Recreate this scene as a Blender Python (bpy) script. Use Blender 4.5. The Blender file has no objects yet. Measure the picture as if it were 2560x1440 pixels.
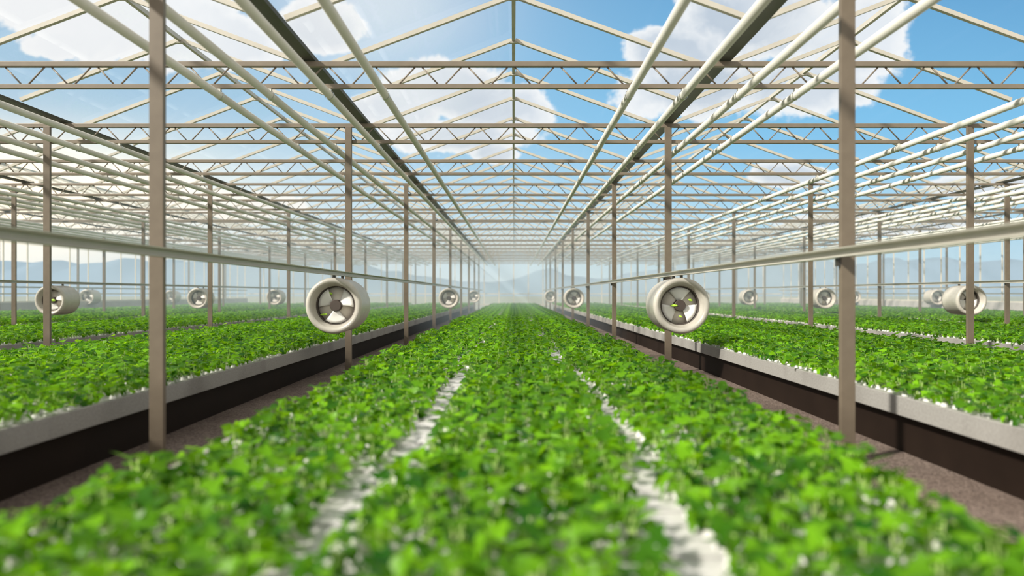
import bpy, math, random
from mathutils import Vector, Matrix

random.seed(11)
SC = bpy.context.scene
COL = SC.collection
PI = math.pi

# ---------------------------------------------------------------- scale
# Distances across and up are kept in U (300 U = 1 m); distances down the
# house in post spacings S (one post spacing = 5.667 m).  Eye level is h = 0.
U = 1.0 / 300.0
F_PX = 1700.0
S = F_PX * U
EYE = 365 * U


def wx(x): return x * U
def wy(n): return n * S
def wz(h): return EYE + h * U


ORD = ['nearest', 'second', 'third', 'fourth', 'fifth', 'sixth', 'seventh', 'eighth', 'ninth', 'tenth',
       'eleventh', 'twelfth', 'thirteenth', 'fourteenth', 'fifteenth', 'sixteenth', 'seventeenth',
       'eighteenth', 'nineteenth', 'twentieth'] + ['twenty-' + o for o in
       ['first', 'second', 'third', 'fourth', 'fifth', 'sixth', 'seventh', 'eighth', 'ninth']] + ['thirtieth'] + \
      ['thirty-' + o for o in ['first', 'second', 'third', 'fourth', 'fifth', 'sixth', 'seventh', 'eighth', 'ninth']]
NTH = ['first'] + ORD[1:]


# ---------------------------------------------------------------- mesh helper
class MB:
    def __init__(self):
        self.v = []; self.f = []; self.sm = []

    def box(self, x0, x1, y0, y1, z0, z1):
        b = len(self.v)
        self.v += [(x0, y0, z0), (x1, y0, z0), (x1, y1, z0), (x0, y1, z0),
                   (x0, y0, z1), (x1, y0, z1), (x1, y1, z1), (x0, y1, z1)]
        for q in ((0, 3, 2, 1), (4, 5, 6, 7), (0, 1, 5, 4), (1, 2, 6, 5), (2, 3, 7, 6), (3, 0, 4, 7)):
            self.f.append(tuple(b + i for i in q)); self.sm.append(False)
        return self

    def sweep(self, pts, a, b, closed=True):
        """profile of 2-D points (x,z) carried from y=a to y=b"""
        n = len(pts); s = len(self.v)
        self.v += [(p[0], a, p[1]) for p in pts] + [(p[0], b, p[1]) for p in pts]
        for i in range(n):
            j = (i + 1) % n
            self.f.append((s + i, s + j, s + n + j, s + n + i)); self.sm.append(False)
        self.f.append(tuple(s + i for i in range(n))[::-1]); self.sm.append(False)
        self.f.append(tuple(s + n + i for i in range(n))); self.sm.append(False)
        return self

    def tube(self, p, q, r, n=10, r2=None, caps=True, smooth=True):
        p = Vector(p); q = Vector(q); d = (q - p).normalized()
        up = Vector((0, 0, 1)) if abs(d.z) < .9 else Vector((1, 0, 0))
        a = d.cross(up).normalized(); c = a.cross(d)
        r2 = r if r2 is None else r2
        s = len(self.v)
        for k in range(n):
            t = 2 * PI * k / n; o = a * math.cos(t) + c * math.sin(t)
            self.v.append(tuple(p + o * r)); self.v.append(tuple(q + o * r2))
        for k in range(n):
            j = (k + 1) % n
            self.f.append((s + 2 * k, s + 2 * k + 1, s + 2 * j + 1, s + 2 * j)); self.sm.append(smooth)
        if caps:
            self.f.append(tuple(s + 2 * k for k in range(n))); self.sm.append(False)
            self.f.append(tuple(s + 2 * k + 1 for k in range(n))[::-1]); self.sm.append(False)
        return self

    def bar(self, p, q, w, h):
        """rectangular bar from p to q; w lies along y, h across"""
        p = Vector(p); q = Vector(q); d = (q - p).normalized()
        a = Vector((0, 1, 0)); c = d.cross(a).normalized()
        s = len(self.v)
        for e in (p, q):
            for i, j in ((-1, -1), (1, -1), (1, 1), (-1, 1)):
                self.v.append(tuple(e + a * (i * w / 2) + c * (j * h / 2)))
        for t in ((0, 3, 2, 1), (4, 5, 6, 7), (0, 1, 5, 4), (1, 2, 6, 5), (2, 3, 7, 6), (3, 0, 4, 7)):
            self.f.append(tuple(s + i for i in t)); self.sm.append(False)
        return self

    def lathe(self, prof, n=48, closed=False):
        """profile (r, y) turned about the y axis"""
        s = len(self.v); m = len(prof)
        for k in range(n):
            t = 2 * PI * k / n
            for r, y in prof:
                self.v.append((r * math.cos(t), y, r * math.sin(t)))
        for k in range(n):
            j = (k + 1) % n
            for i in range(m if closed else m - 1):
                i2 = (i + 1) % m
                self.f.append((s + k * m + i, s + j * m + i, s + j * m + i2, s + k * m + i2)); self.sm.append(True)
        return self

    def mesh(self, name, m):
        me = bpy.data.meshes.new(name)
        me.from_pydata(self.v, [], self.f)
        me.polygons.foreach_set('use_smooth', self.sm)
        if m: me.materials.append(m)
        me.update()
        return me

    def build(self, name, m, parent=None, bevel=0.0):
        o = bpy.data.objects.new(name, self.mesh(name, m)); COL.objects.link(o)
        if parent: o.parent = parent
        if bevel:
            b = o.modifiers.new('edge', 'BEVEL'); b.width = bevel; b.segments = 2; b.limit_method = 'ANGLE'
        return o


def tag(o, label=None, cat=None, group=None, kind=None):
    if label: o['label'] = label
    if cat: o['category'] = cat
    if group: o['group'] = group
    if kind: o['kind'] = kind
    return o


def empty(name, loc=(0, 0, 0)):
    o = bpy.data.objects.new(name, None); o.empty_display_size = .1
    COL.objects.link(o); o.location = loc
    return o


def copy_tree(o, parent=None):
    c = o.copy(); COL.objects.link(c)
    if parent: c.parent = parent
    for ch in list(o.children): copy_tree(ch, c)
    return c


# ---------------------------------------------------------------- materials
def new_mat(name):
    m = bpy.data.materials.new(name); m.use_nodes = True
    nt = m.node_tree; nt.nodes.clear()
    out = nt.nodes.new('ShaderNodeOutputMaterial')
    return m, nt, out


def surf(name, a, b=None, rough=.5, metal=0., scale=8., bump=0., stretch=(1, 1, 1), spec=.5, detail=4):
    m, nt, out = new_mat(name)
    p = nt.nodes.new('ShaderNodeBsdfPrincipled')
    p.inputs['Roughness'].default_value = rough
    p.inputs['Metallic'].default_value = metal
    p.inputs['Specular IOR Level'].default_value = spec
    nt.links.new(p.outputs[0], out.inputs[0])
    tc = nt.nodes.new('ShaderNodeTexCoord'); mp = nt.nodes.new('ShaderNodeMapping')
    mp.inputs['Scale'].default_value = stretch
    nt.links.new(tc.outputs['Object'], mp.inputs[0])
    n = nt.nodes.new('ShaderNodeTexNoise'); n.inputs['Scale'].default_value = scale
    n.inputs['Detail'].default_value = detail
    nt.links.new(mp.outputs[0], n.inputs['Vector'])
    r = nt.nodes.new('ShaderNodeValToRGB')
    b = b or tuple(c * .8 for c in a)
    r.color_ramp.elements[0].position = .3; r.color_ramp.elements[1].position = .7
    r.color_ramp.elements[0].color = (*b, 1); r.color_ramp.elements[1].color = (*a, 1)
    nt.links.new(n.outputs[0], r.inputs[0]); nt.links.new(r.outputs[0], p.inputs['Base Color'])
    if bump:
        bp = nt.nodes.new('ShaderNodeBump'); bp.inputs['Strength'].default_value = bump
        bp.inputs['Distance'].default_value = .01
        nt.links.new(n.outputs[0], bp.inputs['Height']); nt.links.new(bp.outputs[0], p.inputs['Normal'])
    return m


M = {}
M['post'] = surf('brown_painted_steel', (.172, .137, .098), (.152, .12, .085), rough=.42, scale=14)
M['truss'] = surf('taupe_truss_steel', (.22, .18, .135), (.19, .155, .115), rough=.4, scale=6)
M['rafter'] = surf('cream_bars', (.56, .52, .445), (.50, .465, .395), rough=.4, scale=5)
M['pipe'] = surf('pale_pipe', (.72, .70, .63), (.66, .64, .57), rough=.22, scale=5)
M['gutter'] = surf('dark_gutter', (.055, .055, .042), (.04, .04, .03), rough=.45, scale=5)
M['rail'] = surf('grey_rail', (.50, .475, .41), (.45, .43, .37), rough=.32, scale=6)
M['bracket'] = surf('dark_bracket', (.045, .042, .035), rough=.5)
M['shell'] = surf('beige_fan_shell', (.56, .525, .46), (.49, .455, .395), rough=.35, scale=9)
M['throat'] = surf('dark_throat', (.07, .055, .045), rough=.6)
M['plate'] = surf('beige_plate', (.88, .81, .70), (.84, .77, .66), rough=.45, scale=9)
M['blade'] = surf('white_blades', (.94, .92, .88), (.91, .89, .84), rough=.35, scale=9)
M['hub'] = surf('brown_hub', (.075, .055, .045), (.06, .045, .036), rough=.5)
M['panel'] = surf('dark_brown_panel', (.017, .0095, .006), (.012, .0065, .004), rough=.65, spec=.2, scale=3)
M['frame'] = surf('pale_mullions', (.66, .62, .53), (.60, .56, .48), rough=.4)
M['plinth'] = surf('grey_plinth', (.46, .45, .43), (.38, .37, .36), rough=.8, scale=3)
M['grass'] = surf('outside_ground', (.20, .24, .20), (.26, .28, .25), rough=.9, scale=.05)
M['hills'] = surf('haze_tinted_forest_hills', (.18, .26, .35), (.21, .29, .38), rough=1., scale=.02, spec=.1)  # distance haze is put into the blue-grey colour of the wooded hills


def concrete():
    """grey cast rim: mottling, dark water streaks and a seam every 1.5 m"""
    m, nt, out = new_mat('cast_concrete')
    N = nt.nodes.new; L = nt.links.new
    p = N('ShaderNodeBsdfPrincipled'); p.inputs['Roughness'].default_value = .75
    L(p.outputs[0], out.inputs[0])
    tc = N('ShaderNodeTexCoord')
    n1 = N('ShaderNodeTexNoise'); n1.inputs['Scale'].default_value = 60; n1.inputs['Detail'].default_value = 5
    L(tc.outputs['Object'], n1.inputs['Vector'])
    mp = N('ShaderNodeMapping'); mp.inputs['Scale'].default_value = (1.5, .8, .4)
    L(tc.outputs['Object'], mp.inputs[0])
    n2 = N('ShaderNodeTexNoise'); n2.inputs['Scale'].default_value = 1.6; n2.inputs['Detail'].default_value = 3
    L(mp.outputs[0], n2.inputs['Vector'])
    r1 = N('ShaderNodeValToRGB'); e = r1.color_ramp.elements
    e[0].position = .3; e[1].position = .7; e[0].color = (.27, .258, .235, 1); e[1].color = (.36, .345, .32, 1)
    L(n1.outputs[0], r1.inputs[0])
    r2 = N('ShaderNodeValToRGB'); e = r2.color_ramp.elements
    e[0].position = .34; e[1].position = .5; e[0].color = (.72, .71, .70, 1); e[1].color = (1, 1, 1, 1)
    L(n2.outputs[0], r2.inputs[0])
    mx = N('ShaderNodeMixRGB'); mx.blend_type = 'MULTIPLY'; mx.inputs[0].default_value = 1
    L(r1.outputs[0], mx.inputs[1]); L(r2.outputs[0], mx.inputs[2])
    L(mx.outputs[0], p.inputs['Base Color'])
    b = N('ShaderNodeBump'); b.inputs['Strength'].default_value = .25; b.inputs['Distance'].default_value = .004
    L(n1.outputs[0], b.inputs['Height']); L(b.outputs[0], p.inputs['Normal'])
    return m


M['concrete'] = concrete()
M['raft'] = surf('white_raft', (.64, .62, .60), (.55, .53, .52), rough=.5, scale=20, bump=.2)


def gravel():
    m, nt, out = new_mat('brown_gravel')
    N = nt.nodes.new; L = nt.links.new
    p = N('ShaderNodeBsdfPrincipled'); p.inputs['Roughness'].default_value = .9
    L(p.outputs[0], out.inputs[0])
    tc = N('ShaderNodeTexCoord')
    v = N('ShaderNodeTexVoronoi'); v.inputs['Scale'].default_value = 75
    n = N('ShaderNodeTexNoise'); n.inputs['Scale'].default_value = 1.6; n.inputs['Detail'].default_value = 6
    L(tc.outputs['Object'], v.inputs['Vector']); L(tc.outputs['Object'], n.inputs['Vector'])
    sep = N('ShaderNodeSeparateColor'); L(v.outputs['Color'], sep.inputs[0])
    r = N('ShaderNodeValToRGB'); e = r.color_ramp.elements
    e[0].color = (.095, .066, .053, 1); e[1].color = (.27, .205, .168, 1)
    L(sep.outputs[0], r.inputs[0])
    r2 = N('ShaderNodeValToRGB'); e = r2.color_ramp.elements
    e[0].position = .35; e[1].position = .65; e[0].color = (.75, .72, .7, 1); e[1].color = (1, 1, 1, 1)
    L(n.outputs[0], r2.inputs[0])
    mx = N('ShaderNodeMixRGB'); mx.blend_type = 'MULTIPLY'; mx.inputs[0].default_value = 1
    L(r.outputs[0], mx.inputs[1]); L(r2.outputs[0], mx.inputs[2]); L(mx.outputs[0], p.inputs['Base Color'])
    b = N('ShaderNodeBump'); b.inputs['Strength'].default_value = .6; b.inputs['Distance'].default_value = .008
    b.invert = True
    L(v.outputs['Distance'], b.inputs['Height']); L(b.outputs[0], p.inputs['Normal'])
    return m


M['gravel'] = gravel()


def glass():
    m, nt, out = new_mat('clear_glazing')
    N = nt.nodes.new; L = nt.links.new
    t = N('ShaderNodeBsdfTransparent'); t.inputs[0].default_value = (.975, .985, .985, 1)
    g = N('ShaderNodeBsdfGlossy'); g.inputs['Roughness'].default_value = .02
    g.inputs[0].default_value = (.95, .97, 1, 1)
    fr = N('ShaderNodeFresnel'); fr.inputs[0].default_value = 1.35
    mu = N('ShaderNodeMath'); mu.operation = 'MULTIPLY'; mu.inputs[1].default_value = .05
    L(fr.outputs[0], mu.inputs[0])
    mx = N('ShaderNodeMixShader'); L(mu.outputs[0], mx.inputs[0])
    L(t.outputs[0], mx.inputs[1]); L(g.outputs[0], mx.inputs[2]); L(mx.outputs[0], out.inputs[0])
    return m


M['glass'] = glass()


def leaf_mat(name, dark, light, trans):
    m, nt, out = new_mat(name)
    N = nt.nodes.new; L = nt.links.new
    at = N('ShaderNodeAttribute'); at.attribute_name = 'tone'
    r = N('ShaderNodeValToRGB'); e = r.color_ramp.elements
    e[0].color = (*dark, 1); e[1].color = (*light, 1)
    L(at.outputs['Fac'], r.inputs[0])
    p = N('ShaderNodeBsdfPrincipled'); p.inputs['Roughness'].default_value = .38
    p.inputs['Specular IOR Level'].default_value = .2
    L(r.outputs[0], p.inputs['Base Color'])
    tr = N('ShaderNodeBsdfTranslucent')
    r2 = N('ShaderNodeMixRGB'); r2.blend_type = 'MULTIPLY'; r2.inputs[0].default_value = 1
    r2.inputs[2].default_value = (*trans, 1)
    L(r.outputs[0], r2.inputs[1]); L(r2.outputs[0], tr.inputs[0])
    mx = N('ShaderNodeMixShader'); mx.inputs[0].default_value = .42
    L(p.outputs[0], mx.inputs[1]); L(tr.outputs[0], mx.inputs[2]); L(mx.outputs[0], out.inputs[0])
    return m


M['leaf'] = leaf_mat('seedling_leaf', (.011, .085, .004), (.225, .51, .012), (2.1, 1.75, .7))
M['stalk'] = surf('pale_stalk', (.50, .66, .22), (.42, .60, .16), rough=.4, scale=30)
M['plug'] = surf('white_plug', (.72, .70, .67), (.64, .62, .60), rough=.6, scale=30)
M['scrap'] = surf('yellow_green_leaf', (.45, .72, .06), (.38, .65, .05), rough=.5, scale=30)

# ---------------------------------------------------------------- layout
POST_N = [.864 + k for k in range(9)]
TRUSS_N = [1.364 + .5 * k for k in range(17)]
BACK_N = 9.56
ROW_L = [-769 - 1404 * k for k in range(5)]
ROW_R = [720 + 1407 * k for k in range(5)]
GUT_L = [-704 - 1404 * k for k in range(5)]
GUT_R = [722 + 1404 * k for k in range(5)]
GUTTERS = sorted(GUT_L + GUT_R)
RIDGES = {0: 0}
for k in range(1, 5):
    RIDGES[-k] = -1410 * k
    RIDGES[k] = 1408 * k
H_TOP, H_BOT, H_GUT, H_RIDGE, H_EAVE = 788, 712, 800, 1077, 811
WALL_L, WALL_R = -6350, 6385
T_RIM = -232
SPREAD = 1284 * 1.22


def in_view(x, n): return abs(x / n) < SPREAD


def seen(x, n, h):
    """does a point fall inside the picture?"""
    return 0 <= 1284 + x / n <= 2560 and 0 <= 735 - h / n <= 1440


def side(k): return 'left' if k < 0 else 'right'


def bay_name(k):
    return 'central bay' if k == 0 else f'{NTH[abs(k) - 1]} bay {side(k)} of the centre'


def row_name(k, s):
    return f'{NTH[k]} row {s} of the central bed'


# ---------------------------------------------------------------- setting
g = MB(); g.box(wx(WALL_L) - .3, wx(WALL_R) + .3, -4, wy(BACK_N) + .3, -.2, 0)
tag(g.build('floor', M['gravel']), kind='structure', label='brown gravel floor of the greenhouse')
g = MB(); g.box(-600, 600, wy(BACK_N) + .3, 900, -.4, -.12)
g.box(-600, wx(WALL_L) - .3, -60, wy(BACK_N) + .3, -.4, -.12)
g.box(wx(WALL_R) + .3, 600, -60, wy(BACK_N) + .3, -.4, -.12)
tag(g.build('ground', M['grass']), kind='structure')


def ridge_hill(pts, y, depth):
    """a long wooded rise: crest line of (x, height), falling away before and behind"""
    v = []; f = []; n = len(pts)
    for dy, k in ((-depth, 0), (-depth * .55, .55), (-depth * .2, .9), (0, 1), (depth * .3, .9), (depth, 0)):
        for i, (x, h) in enumerate(pts):
            w = 1 + .10 * math.sin(i * 2.3 + dy * .07) if 0 < k < 1 else 1
            v.append((x, y + dy, h * k * w - .3))
    for a in range(5):
        for i in range(n - 1):
            f.append((a * n + i, a * n + i + 1, (a + 1) * n + i + 1, (a + 1) * n + i))
    b = MB(); b.v = v; b.f = f; b.sm = [True] * len(f)
    return b


rng = random.Random(5)


def crest(x0, x1, fn, n=90):
    out = []
    for i in range(n):
        x = x0 + (x1 - x0) * i / (n - 1)
        out.append((x, max(.5, fn(x) * (1 + .10 * rng.uniform(-1, 1)))))
    return out


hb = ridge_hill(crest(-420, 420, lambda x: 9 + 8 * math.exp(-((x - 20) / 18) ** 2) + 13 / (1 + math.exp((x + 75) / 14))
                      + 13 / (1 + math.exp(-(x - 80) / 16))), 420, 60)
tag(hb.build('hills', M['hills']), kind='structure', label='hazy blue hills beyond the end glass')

# roof glazing, one sheet per slope, its sheets stand a little above the bars
bays = sorted(RIDGES)
edges = {k: (GUTTERS[i], GUTTERS[i + 1]) for i, k in enumerate(bays)}


def slab(p, q, y0, y1, t):
    b = MB(); d = Vector((q[0] - p[0], 0, q[1] - p[1])); nrm = Vector((-d.z, 0, d.x)).normalized()
    if nrm.z < 0: nrm = -nrm
    a = [(p[0], p[1]), (q[0], q[1]), (q[0] + nrm.x * t, q[1] + nrm.z * t), (p[0] + nrm.x * t, p[1] + nrm.z * t)]
    # a single thin pane: upper and lower face would double the reflection, so only the lower sheet is kept
    b.v = [(a[0][0], y0, a[0][1]), (a[1][0], y0, a[1][1]), (a[1][0], y1, a[1][1]), (a[0][0], y1, a[0][1])]
    b.f = [(0, 1, 2, 3)]; b.sm = [False]
    return b


LIFT = .045
for k in bays:
    x0, x1 = edges[k]; r = RIDGES[k]
    for e in (x0, x1):
        o = slab((wx(e), wz(H_EAVE) + LIFT), (wx(r), wz(H_RIDGE) + LIFT), wy(.25), wy(BACK_N), .004).build('ceiling', M['glass'])
        tag(o, kind='structure')


def side_wall(name, x, sgn):
    fr = MB()
    y0 = wy(.5)
    n = .5
    ns = []
    while n < BACK_N:
        ns.append(n); n += .25
    for n in ns:
        fr.box(x - .025, x + .025, wy(n) - .022, wy(n) + .022, .85, wz(H_GUT))
    for z in (.88, wz(3), wz(H_GUT) - .03):
        fr.box(x - .02, x + .02, y0, wy(BACK_N), z - .025, z + .025)
    o = fr.build(name, M['frame']); tag(o, kind='structure')
    pl = MB().box(x - .09, x + .09, y0, wy(BACK_N), 0, .85).build('plinth', M['plinth'], o, bevel=.01)
    gl = MB(); gl.v = [(x, y0, .85), (x, wy(BACK_N), .85), (x, wy(BACK_N), wz(H_GUT)), (x, y0, wz(H_GUT))]
    gl.f = [(0, 1, 2, 3)]; gl.sm = [False]
    gl.build('glass', M['glass'], o)
    return o


side_wall('wall_left', wx(WALL_L) - .1, -1)
side_wall('wall_right', wx(WALL_R) + .1, 1)


def roof_h(x):
    for k in bays:
        a, b = edges[k]; r = RIDGES[k]
        if a <= x <= b:
            t = (x - a) / (r - a) if x < r else (b - x) / (b - r)
            return H_EAVE + t * (H_RIDGE - H_EAVE)
    return H_EAVE


fr = MB(); Y = wy(BACK_N)
x = -17 * 351
while x <= 17 * 351 + 1:
    fr.box(wx(x) - .035, wx(x) + .035, Y - .03, Y + .03, 0, wz(roof_h(x)))
    x += 351
for h in (3, H_GUT, -250):
    fr.box(wx(WALL_L), wx(WALL_R), Y - .02, Y + .02, wz(h) - .03, wz(h) + .03)
for k in bays:
    for e in edges[k]:
        fr.bar((wx(e), Y, wz(H_EAVE)), (wx(RIDGES[k]), Y, wz(H_RIDGE)), .05, .05)
wb = tag(fr.build('wall_back', M['frame']), kind='structure')
gl = MB()
pts = []
for k in bays:
    pts += [(edges[k][0], H_EAVE), (RIDGES[k], H_RIDGE)]
pts.append((edges[bays[-1]][1], H_EAVE))
for (xa, ha), (xb, hb_) in zip(pts, pts[1:]):
    s = len(gl.v)
    gl.v += [(wx(xa), Y, 0), (wx(xb), Y, 0), (wx(xb), Y, wz(hb_)), (wx(xa), Y, wz(ha))]
    gl.f.append((s, s + 1, s + 2, s + 3)); gl.sm.append(False)
gl.build('glass', M['glass'], wb)

# ---------------------------------------------------------------- posts
PW, PD = 31 * U, 13 * U
post_top = wz(H_TOP) - .034
pm = MB().box(-PW / 2, PW / 2, -PD / 2, PD / 2, 0, post_top).mesh('shaft', M['post'])
fm = MB().box(-.09, .09, -.06, .06, 0, .012).mesh('base_plate', M['post'])
bm_ = MB().box(-.012, .012, -.02, .02, wz(60), wz(77)).mesh('rail_bracket', M['bracket'])
for s, rows in (('left', ROW_L), ('right', ROW_R)):
    for k, x in enumerate(rows):
        c = 0
        for n in POST_N:
            if not in_view(x, n): continue
            o = empty('steel_post', (wx(x), wy(n), 0))
            ins = seen(x, n, 0)
            where = 'just outside the view' if not ins else 'nearest one' if c == 0 else ORD[c] + ' one back'
            tag(o, f'brown steel post, {where} in the {row_name(k, s)}', 'post', 'brown steel posts')
            for nm, me in (('shaft', pm), ('base_plate', fm)):
                p = bpy.data.objects.new(nm, me); COL.objects.link(p); p.parent = o
                if nm == 'shaft':
                    b = p.modifiers.new('edge', 'BEVEL'); b.width = .004; b.segments = 2
            if k == 0 and s == 'right':
                p = bpy.data.objects.new('rail_bracket', bm_); COL.objects.link(p); p.parent = o
                p.location.x = (PW / 2 + .012) * (1 if s == 'left' else -1)
                tag(p, 'small dark bracket under the rail')
            c += ins

# ---------------------------------------------------------------- trusses
XT0, XT1 = wx(WALL_L), wx(WALL_R)
ct, cb = 9 * U, 8 * U
PITCH = 159
tc_ = MB().box(XT0, XT1, -.03, .03, -ct, ct).mesh('top_chord', M['truss'])
bc_ = MB().box(XT0, XT1, -.027, .027, -cb, cb).mesh('bottom_chord', M['truss'])
web = MB()
zt, zb = wz(H_TOP) - ct + .004, wz(H_BOT) + cb - .004
i = int(WALL_L / PITCH) + 1
while i * PITCH < WALL_R - PITCH:
    a = i * PITCH - 150 + 142
    # down-stroke, small flat, up-stroke, small flat
    web.tube((wx(a + 10), 0, zt), (wx(a + 68), 0, zb), .0095, 6)
    web.tube((wx(a + 90), 0, zb), (wx(a + 148), 0, zt), .0095, 6)
    i += 1
wm_ = web.mesh('lattice_web', M['truss'])
for c, n in enumerate(TRUSS_N):
    o = empty('roof_truss', (0, wy(n) + PD / 2 + .032, 0))
    tag(o, f'taupe lattice roof truss across the whole house, {ORD[c]} to the camera', 'truss', 'lattice roof trusses')
    for nm, me, z in (('top_chord', tc_, wz(H_TOP)), ('bottom_chord', bc_, wz(H_BOT)), ('lattice_web', wm_, 0)):
        p = bpy.data.objects.new(nm, me); COL.objects.link(p); p.parent = o; p.location.z = z
        if nm != 'lattice_web':
            b = p.modifiers.new('edge', 'BEVEL'); b.width = .006; b.segments = 2

# ---------------------------------------------------------------- gutters
gw, gh, th = 24 * U, 10 * U, .006
prof = [(-gw, 0), (gw, 0), (gw + .012, gh), (gw + .004, gh), (gw - th, th), (-gw + th, th), (-gw - .004, gh), (-gw - .012, gh)]
gm = MB().sweep(prof, wy(.3), wy(BACK_N) - .05).mesh('roof_gutter', M['gutter'])
for s, rows in (('left', GUT_L), ('right', GUT_R)):
    for k, x in enumerate(rows):
        o = bpy.data.objects.new('roof_gutter', gm); COL.objects.link(o); o.location = (wx(x), 0, wz(H_GUT))
        tag(o, f'dark roof gutter running above the {NTH[k]} post row {s} of the central bed', 'gutter', 'dark roof gutters')

# ---------------------------------------------------------------- ridge bars and rafters
rm = MB().box(-.024, .024, wy(.9), wy(BACK_N) - .05, -.03, .03).mesh('ridge_bar', M['rafter'])
RAFTER_N = [1.193 + .25 * k for k in range(34)]
for k in bays:
    o = bpy.data.objects.new('ridge_bar', rm); COL.objects.link(o); o.location = (wx(RIDGES[k]), 0, wz(H_RIDGE))
    tag(o, f'cream ridge bar along the roof peak of the {bay_name(k)}', 'ridge bar', 'cream ridge bars')
    r = RIDGES[k]
    ms = []
    for e in edges[k]:
        b = MB(); sg = 1 if e > r else -1
        b.bar((sg * .026, 0, -.012), (wx(e - r) - sg * .075, 0, wz(H_EAVE) - wz(H_RIDGE) + .035), .05, .052)
        ms.append(b.mesh('sloping_bar', M['rafter']))
    tk = MB().bar((-.05, 0, -.044), (.05, 0, -.044), .05, .02).mesh('peak_plate', M['rafter'])
    c = 0
    for n in RAFTER_N:
        if not in_view(r - (r > 0) * 700 + (r < 0) * 700, n): continue
        o = empty('roof_rafter', (wx(r), wy(n), wz(H_RIDGE)))
        ins = any(seen(r + (e - r) * q / 20, n, H_RIDGE + (H_EAVE - H_RIDGE) * q / 20) for e in edges[k] for q in range(21))
        where = 'just outside the view' if not ins else 'nearest one' if c == 0 else ORD[c] + ' one back'
        tag(o, f'cream rafter pair, {where} in the {bay_name(k)}', 'rafter', 'cream roof rafters')
        for m_ in ms:
            p = bpy.data.objects.new('sloping_bar', m_); COL.objects.link(p); p.parent = o
        if n < 4 and abs(k) < 2:
            p = bpy.data.objects.new('peak_plate', tk); COL.objects.link(p); p.parent = o
        c += ins

# ---------------------------------------------------------------- overhead pipes
H_PIPE, R_PIPE = 682, 13.5 * U
pipe_m = MB().tube((0, wy(.35), 0), (0, wy(BACK_N) - .08, 0), R_PIPE, 14).mesh('pipe', M['pipe'])
hang_m = MB().box(-.018, .018, -.022, .022, R_PIPE - .006, wz(H_BOT) - cb - wz(H_PIPE) + .006)
hang_m.lathe([(R_PIPE + .008, -.022), (R_PIPE + .008, .022)], 16)
hang_m = hang_m.mesh('hanger_clip', M['pipe'])
base_l = [-441, -632, -836, -1010]
base_r = [397, 582, 774, 969]
for s, base, sg in (('left', base_l, -1), ('right', base_r, 1)):
    c = 0
    for g_ in range(5):
        for b in base:
            x = b + sg * 1404 * g_
            if abs(x) > 6200: continue
            o = empty('overhead_pipe', (wx(x), 0, wz(H_PIPE)))
            tag(o, f'pale round pipe hung under the trusses, {NTH[c]} one out to the {s} from the ridge', 'pipe', 'pale overhead pipes')
            p = bpy.data.objects.new('pipe', pipe_m); COL.objects.link(p); p.parent = o
            for n in TRUSS_N[:4]:
                if g_ > 1 or not in_view(x, n): continue
                p = bpy.data.objects.new('hanger_clip', hang_m); COL.objects.link(p); p.parent = o
                p.location.y = wy(n) + PD / 2 + .032
            c += 1

# ---------------------------------------------------------------- rails and fans
H_RAIL = 88
rp = [(-.026, -.034), (.026, -.034), (.026, -.026), (-.014, -.022), (-.014, .018), (.030, .022), (.034, .034), (-.026, .034)]


def rail_x(row, s):
    return wx(row) + (PW / 2 + .03) * (1 if s == 'left' else -1)


RAIL_N = {0: 'nearest', 2: 'second nearest', 4: 'outermost'}
for s, rows in (('left', ROW_L), ('right', ROW_R)):
    for k in (0, 2, 4):
        sg = 1 if s == 'left' else -1
        pr = [(p[0] * sg, p[1]) for p in rp]
        if sg < 0: pr = pr[::-1]
        o = MB().sweep(pr, wy(.3), wy(BACK_N) - .1).build('fan_rail', M['rail'], bevel=.003)
        o.location = (rail_x(rows[k], s), 0, wz(H_RAIL))
        tag(o, f'long metal fan rail along the {row_name(k, s)}', 'rail', 'fan rails')

FR, FL = 117 * U, .655


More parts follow.
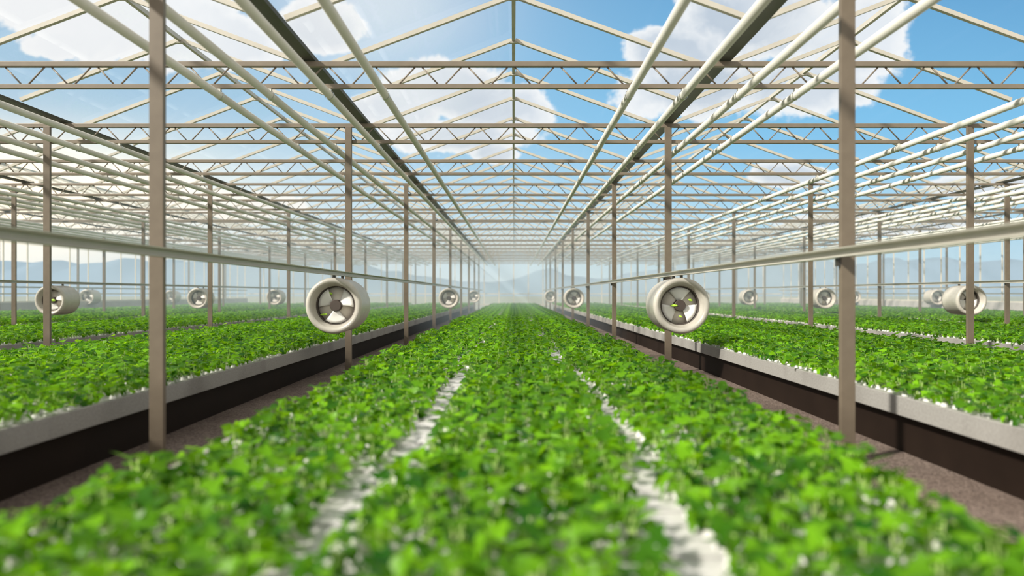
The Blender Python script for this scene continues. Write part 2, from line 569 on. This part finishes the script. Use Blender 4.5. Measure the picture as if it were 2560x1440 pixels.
def make_fan():
    o = empty('circulation_fan')
    R = FR
    sh = MB().lathe([(R * .79, .02), (R * .825, .004), (R * .88, -.004), (R * .94, .0), (R * .985, .02), (R * 1.0, .05),
                     (R * .99, .085), (R * .975, .10), (R * .975, FL - .05), (R * .96, FL), (R * .90, FL),
                     (R * .90, .24), (R * .70, .14), (R * .70, .125), (R * .79, .02)], 64)
    sh.build('shell', M['shell'], o)
    th_ = MB().lathe([(R * .705, .125), (R * .665, .132), (R * .66, .235), (R * .70, .235)], 64)
    th_.build('throat_ring', M['throat'], o)
    pl = MB().lathe([(.0, .205), (R * .658, .205), (R * .658, .232), (0, .232)], 48)
    pl.build('back_plate', M['plate'], o)
    hb_ = MB().lathe([(0, .115), (R * .185, .115)], 32).lathe([(R * .185, .115), (R * .203, .121), (R * .205, .206)], 32)
    hb_.build('hub', M['hub'], o)
    for i in range(3):
        t0 = i * 2 * PI / 3 + PI / 6
        b = MB(); nr, na = 5, 9
        for layer in (0, .006):
            for a in range(na):
                for r_ in range(nr):
                    rr = R * (.19 + (.645 - .19) * r_ / (nr - 1))
                    half = .46 + .16 * (r_ / (nr - 1)) ** .8
                    t = (a / (na - 1) - .5) * 2 * half
                    y = .165 + .04 * (a / (na - 1) - .5) - .012 * math.cos(t * 2) + layer
                    b.v.append((rr * math.cos(t), y, rr * math.sin(t)))
        n1 = na * nr
        for a in range(na - 1):
            for r_ in range(nr - 1):
                q = (a * nr + r_, a * nr + r_ + 1, (a + 1) * nr + r_ + 1, (a + 1) * nr + r_)
                b.f.append(q); b.f.append(tuple(n1 + j for j in q)[::-1]); b.sm += [True, True]
        ring = [(a * nr, (a + 1) * nr) for a in range(na - 1)] + [((a + 1) * nr + nr - 1, a * nr + nr - 1) for a in range(na - 1)]
        ring += [(r_ + 1, r_) for r_ in range(nr - 1)] + [((na - 1) * nr + r_, (na - 1) * nr + r_ + 1) for r_ in range(nr - 1)]
        for p, q in ring:
            b.f.append((p, q, n1 + q, n1 + p)); b.sm.append(False)
        bl = b.build('blade', M['blade'], o)
        bl.rotation_euler.y = -t0
    hg = MB().box(-.017, .017, .03, .075, R - .02, R + .035)
    hg.box(-.017, .017, FL - .16, FL - .115, R - .02, R + .035)
    tag(hg.build('hanger', M['bracket'], o), 'dark hanger clips under the rail')
    return o


fan0 = make_fan()
used = False
FAN_N = {0: [1.65, 4.58, 7.5], 2: [3.06, 4.49, 5.93, 7.38], 4: [5.95, 7.4]}
FAN_ROW = {0: 'rail beside the central bed', 2: 'second rail', 4: 'wall rail'}
fans = {}
for s, rows in (('left', ROW_L), ('right', ROW_R)):
    for k in (0, 2, 4):
        for c, n in enumerate(FAN_N[k]):
            f_ = fan0 if not used else copy_tree(fan0)
            used = True
            f_.location = (rail_x(rows[k], s), wy(n), wz(H_RAIL) - .034 - FR - .03)
            w = ORD[c] if c else 'nearest'
            rl = {0: f'rail just {s} of the central bed', 2: f'second rail out {s}', 4: f'outer wall rail {s}'}[k]
            tag(f_, f'round beige circulation fan, {w} one under the {rl}', 'fan', 'circulation fans')
            fans[(s, k, c)] = f_
            if s == 'right':
                for ch in f_.children:
                    if ch.name.startswith('blade'): ch.rotation_euler.y += PI

# leaf scraps blown onto the fans


def scrap_mesh(L_, W_, curl):
    v = []; f = []; n = 7
    for i in range(n):
        t = i / (n - 1); w = W_ * math.sin(PI * (t * .92 + .04)) * (1 + .25 * math.sin(t * 17))
        for j in (-1, 0, 1):
            v.append(((t - .5) * L_, -.003 - curl * (1 - abs(j)) * .4 - curl * t, j * w / 2))
    for i in range(n - 1):
        for j in (0, 1):
            a = i * 3 + j; f.append((a, a + 1, a + 4, a + 3))
    b = MB(); b.v = v; b.f = f; b.sm = [True] * len(f)
    return b.mesh('leaf_scrap', M['scrap'])


def scrap(fan, dx, dz, dy, L_, W_, rot, label):
    o = bpy.data.objects.new('leaf_scrap', scrap_mesh(L_, W_, .01)); COL.objects.link(o)
    so = o.modifiers.new('thickness', 'SOLIDIFY'); so.thickness = .002
    o.location = fan.location + Vector((dx, dy, dz)); o.rotation_euler = (0, rot, 0)
    tag(o, label, 'leaf', 'leaf scraps on the fans')


fl, fr_ = fans[('left', 0, 0)], fans[('right', 0, 0)]
scrap(fl, -.085, .170, .155, .085, .040, .2, 'yellow-green leaf scrap on upper blade of nearest fan left of the bed')
scrap(fl, -.165, -.125, .140, .105, .030, -.1, 'yellow-green leaf scrap at lower rim of nearest fan left of the bed')
scrap(fr_, -.085, .0, .125, .105, .034, .02, 'bright green leaf strip across hub of nearest fan right of the bed')
scrap(fr_, .150, .075, .155, .060, .035, .3, 'yellow-green leaf scrap at upper rim of nearest fan right of the bed')
scrap(fr_, .02, -.155, .175, .055, .028, .4, 'small green leaf scrap low on nearest fan right of the bed')
for s, nm in (('left', 'left'), ('right', 'right')):
    q = fans[(s, 2, 0)]
    scrap(q, .02, .0, .12, .14, .06, .1, f'green leaf clump stuck on hub of nearest fan under the second rail {s}')

# ---------------------------------------------------------------- growing beds
Y0, Y1 = wy(.20), wy(9.05)
BEDS = {0: (-464, 434)}
for k, a in enumerate((876, 2297, 3690, 5095)):
    BEDS[-(k + 1)] = (-a - 1000, -a)
    BEDS[k + 1] = (a, a + 1000)
BLOCKS0 = [(-464, -202), (-157, 120), (175, 434)]


def bed_name(k):
    return 'central' if k == 0 else f'{NTH[abs(k) - 1]} {side(k)}'


RIM_H = 44 * U
rimT = wz(T_RIM)
for k, (a, b) in BEDS.items():
    xa, xb = wx(a), wx(b)
    o = empty('growing_bed', ((xa + xb) / 2, (Y0 + Y1) / 2, 0))
    lab = ('long low growing bed in the middle under the ridge, two white seams along it' if k == 0 else
           f'long growing bed with concrete rim and dark sides, {NTH[abs(k) - 1]} one {side(k)} of the central bed')
    tag(o, lab, 'growing bed', 'growing beds')
    cx, cy = o.location.x, o.location.y
    w, l = (xb - xa) / 2, (Y1 - Y0) / 2
    pn = MB(); e = .085
    pn.box(-w + e, -w + e + .03, -l + e, l - e, 0, rimT - RIM_H)
    pn.box(w - e - .03, w - e, -l + e, l - e, 0, rimT - RIM_H)
    pn.box(-w + e + .03, w - e - .03, l - e - .03, l - e, 0, rimT - RIM_H)
    pn.box(-w + e + .03, w - e - .03, -l + e, -l + e + .03, 0, rimT - RIM_H)
    pn.build('side_panel', M['panel'], o)
    rm_ = MB(); t = .05
    rm_.box(-w, -w + t, -l, l, rimT - RIM_H, rimT); rm_.box(w - t, w, -l, l, rimT - RIM_H, rimT)
    rm_.box(-w + t, w - t, l - t, l, rimT - RIM_H, rimT); rm_.box(-w + t, w - t, -l, -l + t, rimT - RIM_H, rimT)
    rm_.build('rim', M['concrete'], o, bevel=.006)
    rf = MB(); st = .139; n = int((2 * l - 2 * t) / st)
    blocks = [(-464, -182), (-178, 146), (150, 434)] if k == 0 else [(a, a + 330), (a + 336, a + 664), (a + 670, b)]
    for (p, q) in blocks:
        for i in range(n):
            y = -l + t + i * st
            dz = .004 * math.sin(i * 2.4 + p)
            rf.box(max(wx(p) - cx, -w + t) - (.02 if p > a + 5 else 0), min(wx(q) - cx, w - t) + (.028 if q < b - 5 else 0),
                   y + .006, y + st - .006, rimT - .05, rimT - .008 + dz)
    rf.box(-w + t, w - t, -l + t, l - t, rimT - RIM_H, rimT - .035)
    rf.build('white_raft', M['raft'], o)

# ---------------------------------------------------------------- seedlings


class Leafy:
    """collects leaves with a tone per leaf, and stalks"""
    def __init__(self): self.v = []; self.f = []; self.t = []; self.sv = []; self.sf = []; self.pv = []; self.pf = []

    def leaf(self, base, az, tilt, L_, tone, rnd, seg=12):
        """three-lobed scalloped blade whose foot is at base; az turns it, tilt lifts its tip"""
        s = len(self.v)
        ca, sa = math.cos(az), math.sin(az)
        ct_, st_ = math.cos(tilt), math.sin(tilt)
        roll = rnd.uniform(-.5, .5); cr, sr = math.cos(roll), math.sin(roll)
        cup = rnd.uniform(.10, .5); droop = rnd.uniform(.1, .7)
        W = rnd.uniform(.85, 1.1)

        def put(u, w):
            z = cup * (abs(w) ** 1.4) * .9 - droop * max(0, u - .35) ** 2
            x_, y_, z_ = u * L_, w * L_ * W, z * L_
            y_, z_ = y_ * cr - z_ * sr, y_ * sr + z_ * cr
            x_, z_ = x_ * ct_ - z_ * st_, x_ * st_ + z_ * ct_
            self.v.append((base[0] + x_ * ca - y_ * sa, base[1] + x_ * sa + y_ * ca, base[2] + z_))
        put(.42, 0)
        ph = rnd.uniform(0, 6)
        for ring, k in ((0, .55), (1, 1.)):
            for i in range(seg):
                th_ = -PI + 2 * PI * (i + .5) / seg
                lob = .42 + .13 * math.cos(3 * th_) + .06 * math.cos(6 * th_ + ph) + .05 * math.sin(9 * th_ + ph)
                if ring == 1: lob *= 1 + rnd.uniform(-.08, .08)
                put(.42 + k * lob * 1.12 * math.cos(th_), k * lob * math.sin(th_) * 1.05)
        for i in range(seg):
            j = (i + 1) % seg
            self.f.append((s, s + 1 + i, s + 1 + j))
            self.f.append((s + 1 + i, s + 1 + seg + i, s + 1 + seg + j, s + 1 + j))
        self.t += [tone] * (1 + 2 * seg)

    def stalk(self, p, q, r=.0022):
        s = len(self.sv); d = Vector(q) - Vector(p)
        a = d.cross(Vector((.3, .9, .1))).normalized() * r; c = d.cross(a).normalized() * r
        for e in (p, q):
            for k in range(3):
                t = 2 * PI * k / 3
                self.sv.append(tuple(Vector(e) + a * math.cos(t) + c * math.sin(t)))
        for k in range(3):
            j = (k + 1) % 3
            self.sf.append((s + k, s + j, s + 3 + j, s + 3 + k))

    def plug(self, x, y, z):
        s = len(self.pv)
        for r, h in ((.026, 0), (.021, .030), (.014, .033)):
            for k in range(6):
                self.pv.append((x + r * math.cos(k * PI / 3), y + r * math.sin(k * PI / 3), z + h))
        for a in (0, 6):
            for k in range(6):
                j = (k + 1) % 6
                self.pf.append((s + a + k, s + a + j, s + a + 6 + j, s + a + 6 + k))
        self.pf.append(tuple(s + 12 + k for k in range(6)))

    def plant(self, x, y, z, rnd, size=1., seg=12):
        self.plug(x, y, z)
        n = rnd.choice((5, 6, 6, 7)); a0 = rnd.uniform(0, 6.3)
        hgt = rnd.uniform(.080, .130) * size
        tb = rnd.uniform(.0, .28)
        for i in range(n):
            az = a0 + i * 2.4 + rnd.uniform(-.3, .3)
            k = (i + .5) / n
            out = (.036 * (1 - k) + .006) * size * rnd.uniform(.7, 1.2)
            h = hgt * (.52 + .48 * k) * rnd.uniform(.85, 1.1)
            tip = (x + out * math.cos(az), y + out * math.sin(az), z + h)
            self.stalk((x + rnd.uniform(-.006, .006), y + rnd.uniform(-.006, .006), z), tip)
            self.leaf(tip, az + rnd.uniform(-.4, .4), rnd.uniform(-1.05, .6), rnd.uniform(.052, .086) * size,
                      min(1, max(0, tb + rnd.uniform(0, 1) ** 1.7 * .75)), rnd, seg)

    def leaf_mesh(self, name):
        me = bpy.data.meshes.new(name); me.from_pydata(self.v, [], self.f)
        at = me.attributes.new('tone', 'FLOAT', 'POINT'); at.data.foreach_set('value', self.t)
        me.polygons.foreach_set('use_smooth', [True] * len(self.f))
        me.materials.append(M['leaf']); me.update(); return me

    def stalk_mesh(self, name):
        me = bpy.data.meshes.new(name); me.from_pydata(self.sv, [], self.sf)
        me.materials.append(M['stalk']); me.update(); return me

    def plug_mesh(self, name):
        me = bpy.data.meshes.new(name); me.from_pydata(self.pv, [], self.pf)
        me.materials.append(M['plug']); me.update(); return me

    def both(self, name):
        me = bpy.data.meshes.new(name); n = len(self.v); n2 = n + len(self.sv)
        me.from_pydata(self.v + self.sv + self.pv, [], self.f + [tuple(i + n for i in q) for q in self.sf]
                       + [tuple(i + n2 for i in q) for q in self.pf])
        at = me.attributes.new('tone', 'FLOAT', 'POINT'); at.data.foreach_set('value', self.t + [.9] * (len(self.sv) + len(self.pv)))
        me.polygons.foreach_set('use_smooth', [True] * len(me.polygons))
        me.polygons.foreach_set('material_index', [0] * len(self.f) + [1] * len(self.sf) + [2] * len(self.pf))
        me.materials.append(M['leaf']); me.materials.append(M['stalk']); me.materials.append(M['plug']); me.update(); return me


SP = .112                      # planting distance
Z_RAFT = rimT - .010
PATCH = 2.016                  # one sown length (18 plants)


def rows_across(blocks):
    xs = []
    for p, q in blocks:
        a, b = wx(p) + .035, wx(q) - .035
        n = round((b - a) / SP)
        xs += [a + (b - a) * i / n for i in range(n + 1)]
    return xs


# the nearest 300 seedlings of the central bed stand singly
near_xs = rows_across(BLOCKS0)
protos = []
for i in range(12):
    L_ = Leafy(); L_.plant(0, 0, 0, random.Random(100 + i), 1.0, 14)
    protos.append((L_.leaf_mesh('foliage'), L_.stalk_mesh('stalks'), L_.plug_mesh('plug')))
rp_ = random.Random(77)
Y_NEAR = wy(.265)
count = 0; row = 0
while count < 300:
    y = Y_NEAR + row * SP
    for x in near_xs:
        lim = y * 1284 / F_PX * 1.10 + .05
        if abs(x) > lim or count >= 300 and False: continue
        o = empty('leafy_seedling', (x + rp_.uniform(-.018, .018), y + rp_.uniform(-.018, .018), Z_RAFT))
        o.rotation_euler.z = rp_.uniform(0, 6.28); sc = rp_.uniform(.85, 1.15); o.scale = (sc, sc, sc)
        tag(o, 'leafy green seedling at the near end of the central bed', 'seedling', 'nearest seedlings of the central bed')
        fm_, sm_, gm_ = rp_.choice(protos)
        for nm, me in (('foliage', fm_), ('stalks', sm_), ('plug', gm_)):
            p = bpy.data.objects.new(nm, me); COL.objects.link(p); p.parent = o
        count += 1
    row += 1
Y_STUFF = Y_NEAR + row * SP - SP / 2


def rows_group(count_, step, seed, y_first, y_last):
    """repeats its own geometry down the bed, turning some lengths end for end"""
    ng = bpy.data.node_groups.new('sown_lengths', 'GeometryNodeTree')
    ng.interface.new_socket('Geometry', in_out='INPUT', socket_type='NodeSocketGeometry')
    ng.interface.new_socket('Geometry', in_out='OUTPUT', socket_type='NodeSocketGeometry')
    N = ng.nodes.new; L = ng.links.new
    gi, go = N('NodeGroupInput'), N('NodeGroupOutput')
    ln = N('GeometryNodeMeshLine'); ln.inputs['Count'].default_value = count_
    ln.inputs['Offset'].default_value = (0, step, 0)
    ip = N('GeometryNodeInstanceOnPoints')
    rv = N('FunctionNodeRandomValue'); rv.data_type = 'INT'
    ints = [s_ for s_ in rv.inputs if s_.type == 'INT']
    for s_ in ints:
        if s_.name == 'Min': s_.default_value = 0
        if s_.name == 'Max': s_.default_value = 1
        if s_.name == 'Seed': s_.default_value = seed
    mu = N('ShaderNodeMath'); mu.operation = 'MULTIPLY'; mu.inputs[1].default_value = PI
    outi = [s_ for s_ in rv.outputs if s_.type == 'INT'][0]
    L(outi, mu.inputs[0])
    cb_ = N('ShaderNodeCombineXYZ'); L(mu.outputs[0], cb_.inputs[2])
    L(ln.outputs[0], ip.inputs['Points']); L(gi.outputs[0], ip.inputs['Instance'])
    L(cb_.outputs[0], ip.inputs['Rotation']); L(ip.outputs[0], go.inputs[0])
    return ng


def sow(xs, cx, seed, seg=10, length=PATCH):
    L_ = Leafy(); r = random.Random(seed); n = int(length / SP)
    for x in xs:
        for j in range(n):
            if r.random() < .015: continue
            L_.plant(x - cx + r.uniform(-.02, .02), -length / 2 + SP * (j + .5) + r.uniform(-.02, .02), 0, r,
                     r.uniform(.8, 1.2), seg)
    return L_


def stuff(me, cx, y_first, cnt, seed, label, grp='sown beds'):
    o = bpy.data.objects.new('foliage_mass', me); COL.objects.link(o)
    o.location = (cx, y_first, Z_RAFT)
    md = o.modifiers.new('rows', 'NODES'); md.node_group = rows_group(cnt, PATCH, seed, 0, 0)
    tag(o, label, 'seedlings', kind='stuff')
    return o


me0 = sow(near_xs, 0, 3, 12).both('central_sowing')
cnt = int((Y1 - .05 - Y_STUFF) / PATCH)
stuff(me0, 0, Y_STUFF + PATCH / 2, cnt, 3, 'dense green seedlings filling the rest of the central bed')
outer = []
for i in range(2):
    outer.append(sow(rows_across([(-493, -166), (-170, 170), (166, 493)]), 0, 20 + i, 8).both('outer_sowing'))
for k, (a, b) in BEDS.items():
    if k == 0: continue
    cx = wx((a + b) / 2)
    # start where the bed first comes into the frame
    y_in = max(Y0 + .1, wx(min(abs(a), abs(b))) * F_PX / (1284 * 1.25))
    cnt = math.ceil((Y1 - .06 - y_in) / PATCH)
    if Y1 - .06 - PATCH * cnt < Y0 + .05: cnt -= 1
    stuff(outer[abs(k) % 2], cx, Y1 - .06 - PATCH * cnt + PATCH / 2, cnt, 40 + k,
          f'dense green seedlings covering the {NTH[abs(k) - 1]} growing bed {side(k)} of the central one')

# ---------------------------------------------------------------- haze in the house
HAZE = .017
m, nt, out = new_mat('house_haze')
vs = nt.nodes.new('ShaderNodeVolumeScatter')
vs.inputs['Color'].default_value = (.68, .86, 1., 1); vs.inputs['Density'].default_value = HAZE
vs.inputs['Anisotropy'].default_value = .0
nt.links.new(vs.outputs[0], out.inputs['Volume'])
hz = MB().box(wx(WALL_L) - .05, wx(WALL_R) + .05, wy(3.1), wy(BACK_N) - .06, -.02, wz(H_RIDGE) + .2).build('haze', m)
tag(hz, 'thin pale haze filling the greenhouse', 'haze', kind='stuff')

# ---------------------------------------------------------------- sun and sky
to_sun = Vector((-.68, -.44, .59)).normalized()
sl = bpy.data.lights.new('sun', 'SUN'); sl.energy = 6.2; sl.angle = math.radians(4); sl.color = (1, .95, .86)
so = bpy.data.objects.new('sun', sl); COL.objects.link(so)
so.rotation_euler = to_sun.to_track_quat('Z', 'Y').to_euler(); so.location = (-30, -15, 30)

W = bpy.data.worlds.new('sky'); SC.world = W; W.use_nodes = True
nt = W.node_tree; nt.nodes.clear()
N = nt.nodes.new; L = nt.links.new


def mth(op, a, b=None, c=None, clamp=False):
    n = N('ShaderNodeMath'); n.operation = op; n.use_clamp = clamp
    for i, q in enumerate((a, b, c)):
        if q is None: continue
        if isinstance(q, (int, float)): n.inputs[i].default_value = q
        else: L(q, n.inputs[i])
    return n.outputs[0]


def ramp(fac, stops):
    r = N('ShaderNodeValToRGB'); e = r.color_ramp.elements
    e[0].position, e[0].color = stops[0][0], (*stops[0][1], 1)
    e[1].position, e[1].color = stops[-1][0], (*stops[-1][1], 1)
    for p, c in stops[1:-1]:
        q = e.new(p); q.color = (*c, 1)
    L(fac, r.inputs[0]); return r.outputs[0]


def mix(f, a, b, mode='MIX'):
    n = N('ShaderNodeMixRGB'); n.blend_type = mode
    for i, q in enumerate((f, a, b)):
        if isinstance(q, (int, float)): n.inputs[i].default_value = q
        elif isinstance(q, tuple): n.inputs[i].default_value = (*q, 1)
        else: L(q, n.inputs[i])
    return n.outputs[0]


tcw = N('ShaderNodeTexCoord'); sp = N('ShaderNodeSeparateXYZ'); L(tcw.outputs['Generated'], sp.inputs[0])
yy = mth('MAXIMUM', sp.outputs[1], .08)
u = mth('DIVIDE', sp.outputs[0], yy); v = mth('DIVIDE', sp.outputs[2], yy)
uv = N('ShaderNodeCombineXYZ'); L(u, uv.inputs[0]); L(v, uv.inputs[1]); uv = uv.outputs[0]
vr = mth('MULTIPLY', v, 1.0, clamp=True)
blue = ramp(vr, [(0, (.62, .82, .95)), (.10, (.40, .70, .92)), (.26, (.23, .56, .86)), (.45, (.15, .40, .69)), (.62, (.34, .45, .58)), (1, (.58, .57, .55))])
pale = ramp(vr, [(0, (.84, .90, .95)), (.12, (.66, .81, .92)), (.28, (.44, .64, .81)), (.45, (.42, .62, .81)), (.62, (.55, .62, .68)), (1, (.62, .60, .56))])  # top stops of both ramps neutral, added overhead to offset blue skylight
lf = mth('MULTIPLY_ADD', u, -.95, .30, clamp=True)
base = mix(lf, blue, pale)


def blob(px, py, rx, ry):
    cu, cv, ru, rv = (px - 1284) / F_PX, (735 - py) / F_PX, rx / F_PX, ry / F_PX
    n = N('ShaderNodeVectorMath'); n.operation = 'MULTIPLY_ADD'
    L(uv, n.inputs[0]); n.inputs[1].default_value = (1 / ru, 1 / rv, 0); n.inputs[2].default_value = (-cu / ru, -cv / rv, 0)
    l = N('ShaderNodeVectorMath'); l.operation = 'LENGTH'; L(n.outputs[0], l.inputs[0])
    return l.outputs['Value']


CLOUDS = [(330, 50, 290, 115), (110, 20, 130, 70), (150, 110, 90, 40), (560, 100, 170, 75), (800, 60, 110, 75),
          (1110, 225, 170, 75), (1240, 270, 140, 70), (1000, 275, 120, 50), (1140, 340, 200, 45), (1240, 385, 60, 25),
          (1690, 125, 140, 60), (1900, 60, 220, 110), (2130, 90, 150, 120), (1720, 220, 190, 80), (2000, 210, 200, 75),
          (1980, 440, 110, 35), (360, 455, 140, 45), (560, 520, 200, 40), (2250, 560, 300, 30), (2480, 470, 150, 30)]
d = None
for c in CLOUDS:
    b = blob(*c)
    d = b if d is None else mth('MINIMUM', d, b)
no = N('ShaderNodeTexNoise'); no.inputs['Scale'].default_value = 15; no.inputs['Detail'].default_value = 7
no.inputs['Roughness'].default_value = .6; L(uv, no.inputs['Vector'])
no2 = N('ShaderNodeTexNoise'); no2.inputs['Scale'].default_value = 4; no2.inputs['Detail'].default_value = 4
L(uv, no2.inputs['Vector'])
dd = mth('MULTIPLY_ADD', mth('SUBTRACT', no.outputs[0], .5), 1.5, d)
cov = N('ShaderNodeMapRange'); cov.interpolation_type = 'SMOOTHSTEP'
L(dd, cov.inputs[0]); cov.inputs[1].default_value = 1.12; cov.inputs[2].default_value = .92
cov.inputs[3].default_value = 0; cov.inputs[4].default_value = 1
shade = ramp(no2.outputs[0], [(.35, (.58, .65, .74)), (.62, (.86, .89, .93))])
body = N('ShaderNodeMapRange'); L(dd, body.inputs[0]); body.inputs[1].default_value = .55; body.inputs[2].default_value = 1.0
cl = mix(body.outputs[0], shade, (1.0, 1.0, 1.0))
cl = mix(mth('MULTIPLY_ADD', u, -1.1, .0, clamp=True), cl, (1.02, 1.01, 1.0))
sky = mix(mth('MULTIPLY', cov.outputs[0], .94), base, cl)
# bright veil around the place where the light breaks through
gl_ = blob(950, 0, 300, 230)
gf = mth('POWER', 2.718, mth('MULTIPLY', mth('MULTIPLY', gl_, gl_), -1.2))
sky = mix(mth('MULTIPLY', gf, .6), sky, (1.0, 1.0, 1.0))
# warm glow low in the west, out to the left
gl2 = blob(-180, 490, 640, 150)
gf2 = mth('POWER', 2.718, mth('MULTIPLY', mth('MULTIPLY', gl2, gl2), -1.0))
sky = mix(mth('MULTIPLY', gf2, .95), sky, (1.9, 1.6, 1.12))
# added unseen white fill overhead and behind, brightening camera-facing surfaces
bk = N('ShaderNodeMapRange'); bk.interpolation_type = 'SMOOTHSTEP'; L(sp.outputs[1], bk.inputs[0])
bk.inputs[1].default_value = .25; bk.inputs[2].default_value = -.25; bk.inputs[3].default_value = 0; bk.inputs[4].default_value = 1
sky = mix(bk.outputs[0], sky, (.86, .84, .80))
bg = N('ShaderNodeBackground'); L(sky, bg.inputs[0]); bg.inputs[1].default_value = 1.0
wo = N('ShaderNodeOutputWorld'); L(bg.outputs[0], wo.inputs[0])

# ---------------------------------------------------------------- camera
cam = bpy.data.cameras.new('camera'); co = bpy.data.objects.new('camera', cam); COL.objects.link(co)
co.location = (0, 0, EYE); co.rotation_euler = (PI / 2, 0, 0)
cam.sensor_width = 36; cam.lens = 36 * F_PX / 2560
cam.shift_x = -4 / 2560; cam.shift_y = 15 / 2560
cam.clip_start = .05; cam.clip_end = 2000
cam.dof.use_dof = True; cam.dof.focus_distance = 10.0; cam.dof.aperture_fstop = (cam.lens / 1000) / .033
SC.camera = co

vs_ = SC.view_settings
vs_.view_transform = 'Standard'; vs_.look = 'None'; vs_.exposure = 0.0; vs_.gamma = 1.0; vs_.use_curve_mapping = False
cy_ = SC.cycles
cy_.max_bounces = 6; cy_.diffuse_bounces = 2; cy_.glossy_bounces = 2; cy_.transmission_bounces = 4
cy_.transparent_max_bounces = 40; cy_.volume_bounces = 1
cy_.caustics_reflective = False; cy_.caustics_refractive = False
cy_.sample_clamp_indirect = 6.0
cy_.adaptive_threshold = .05
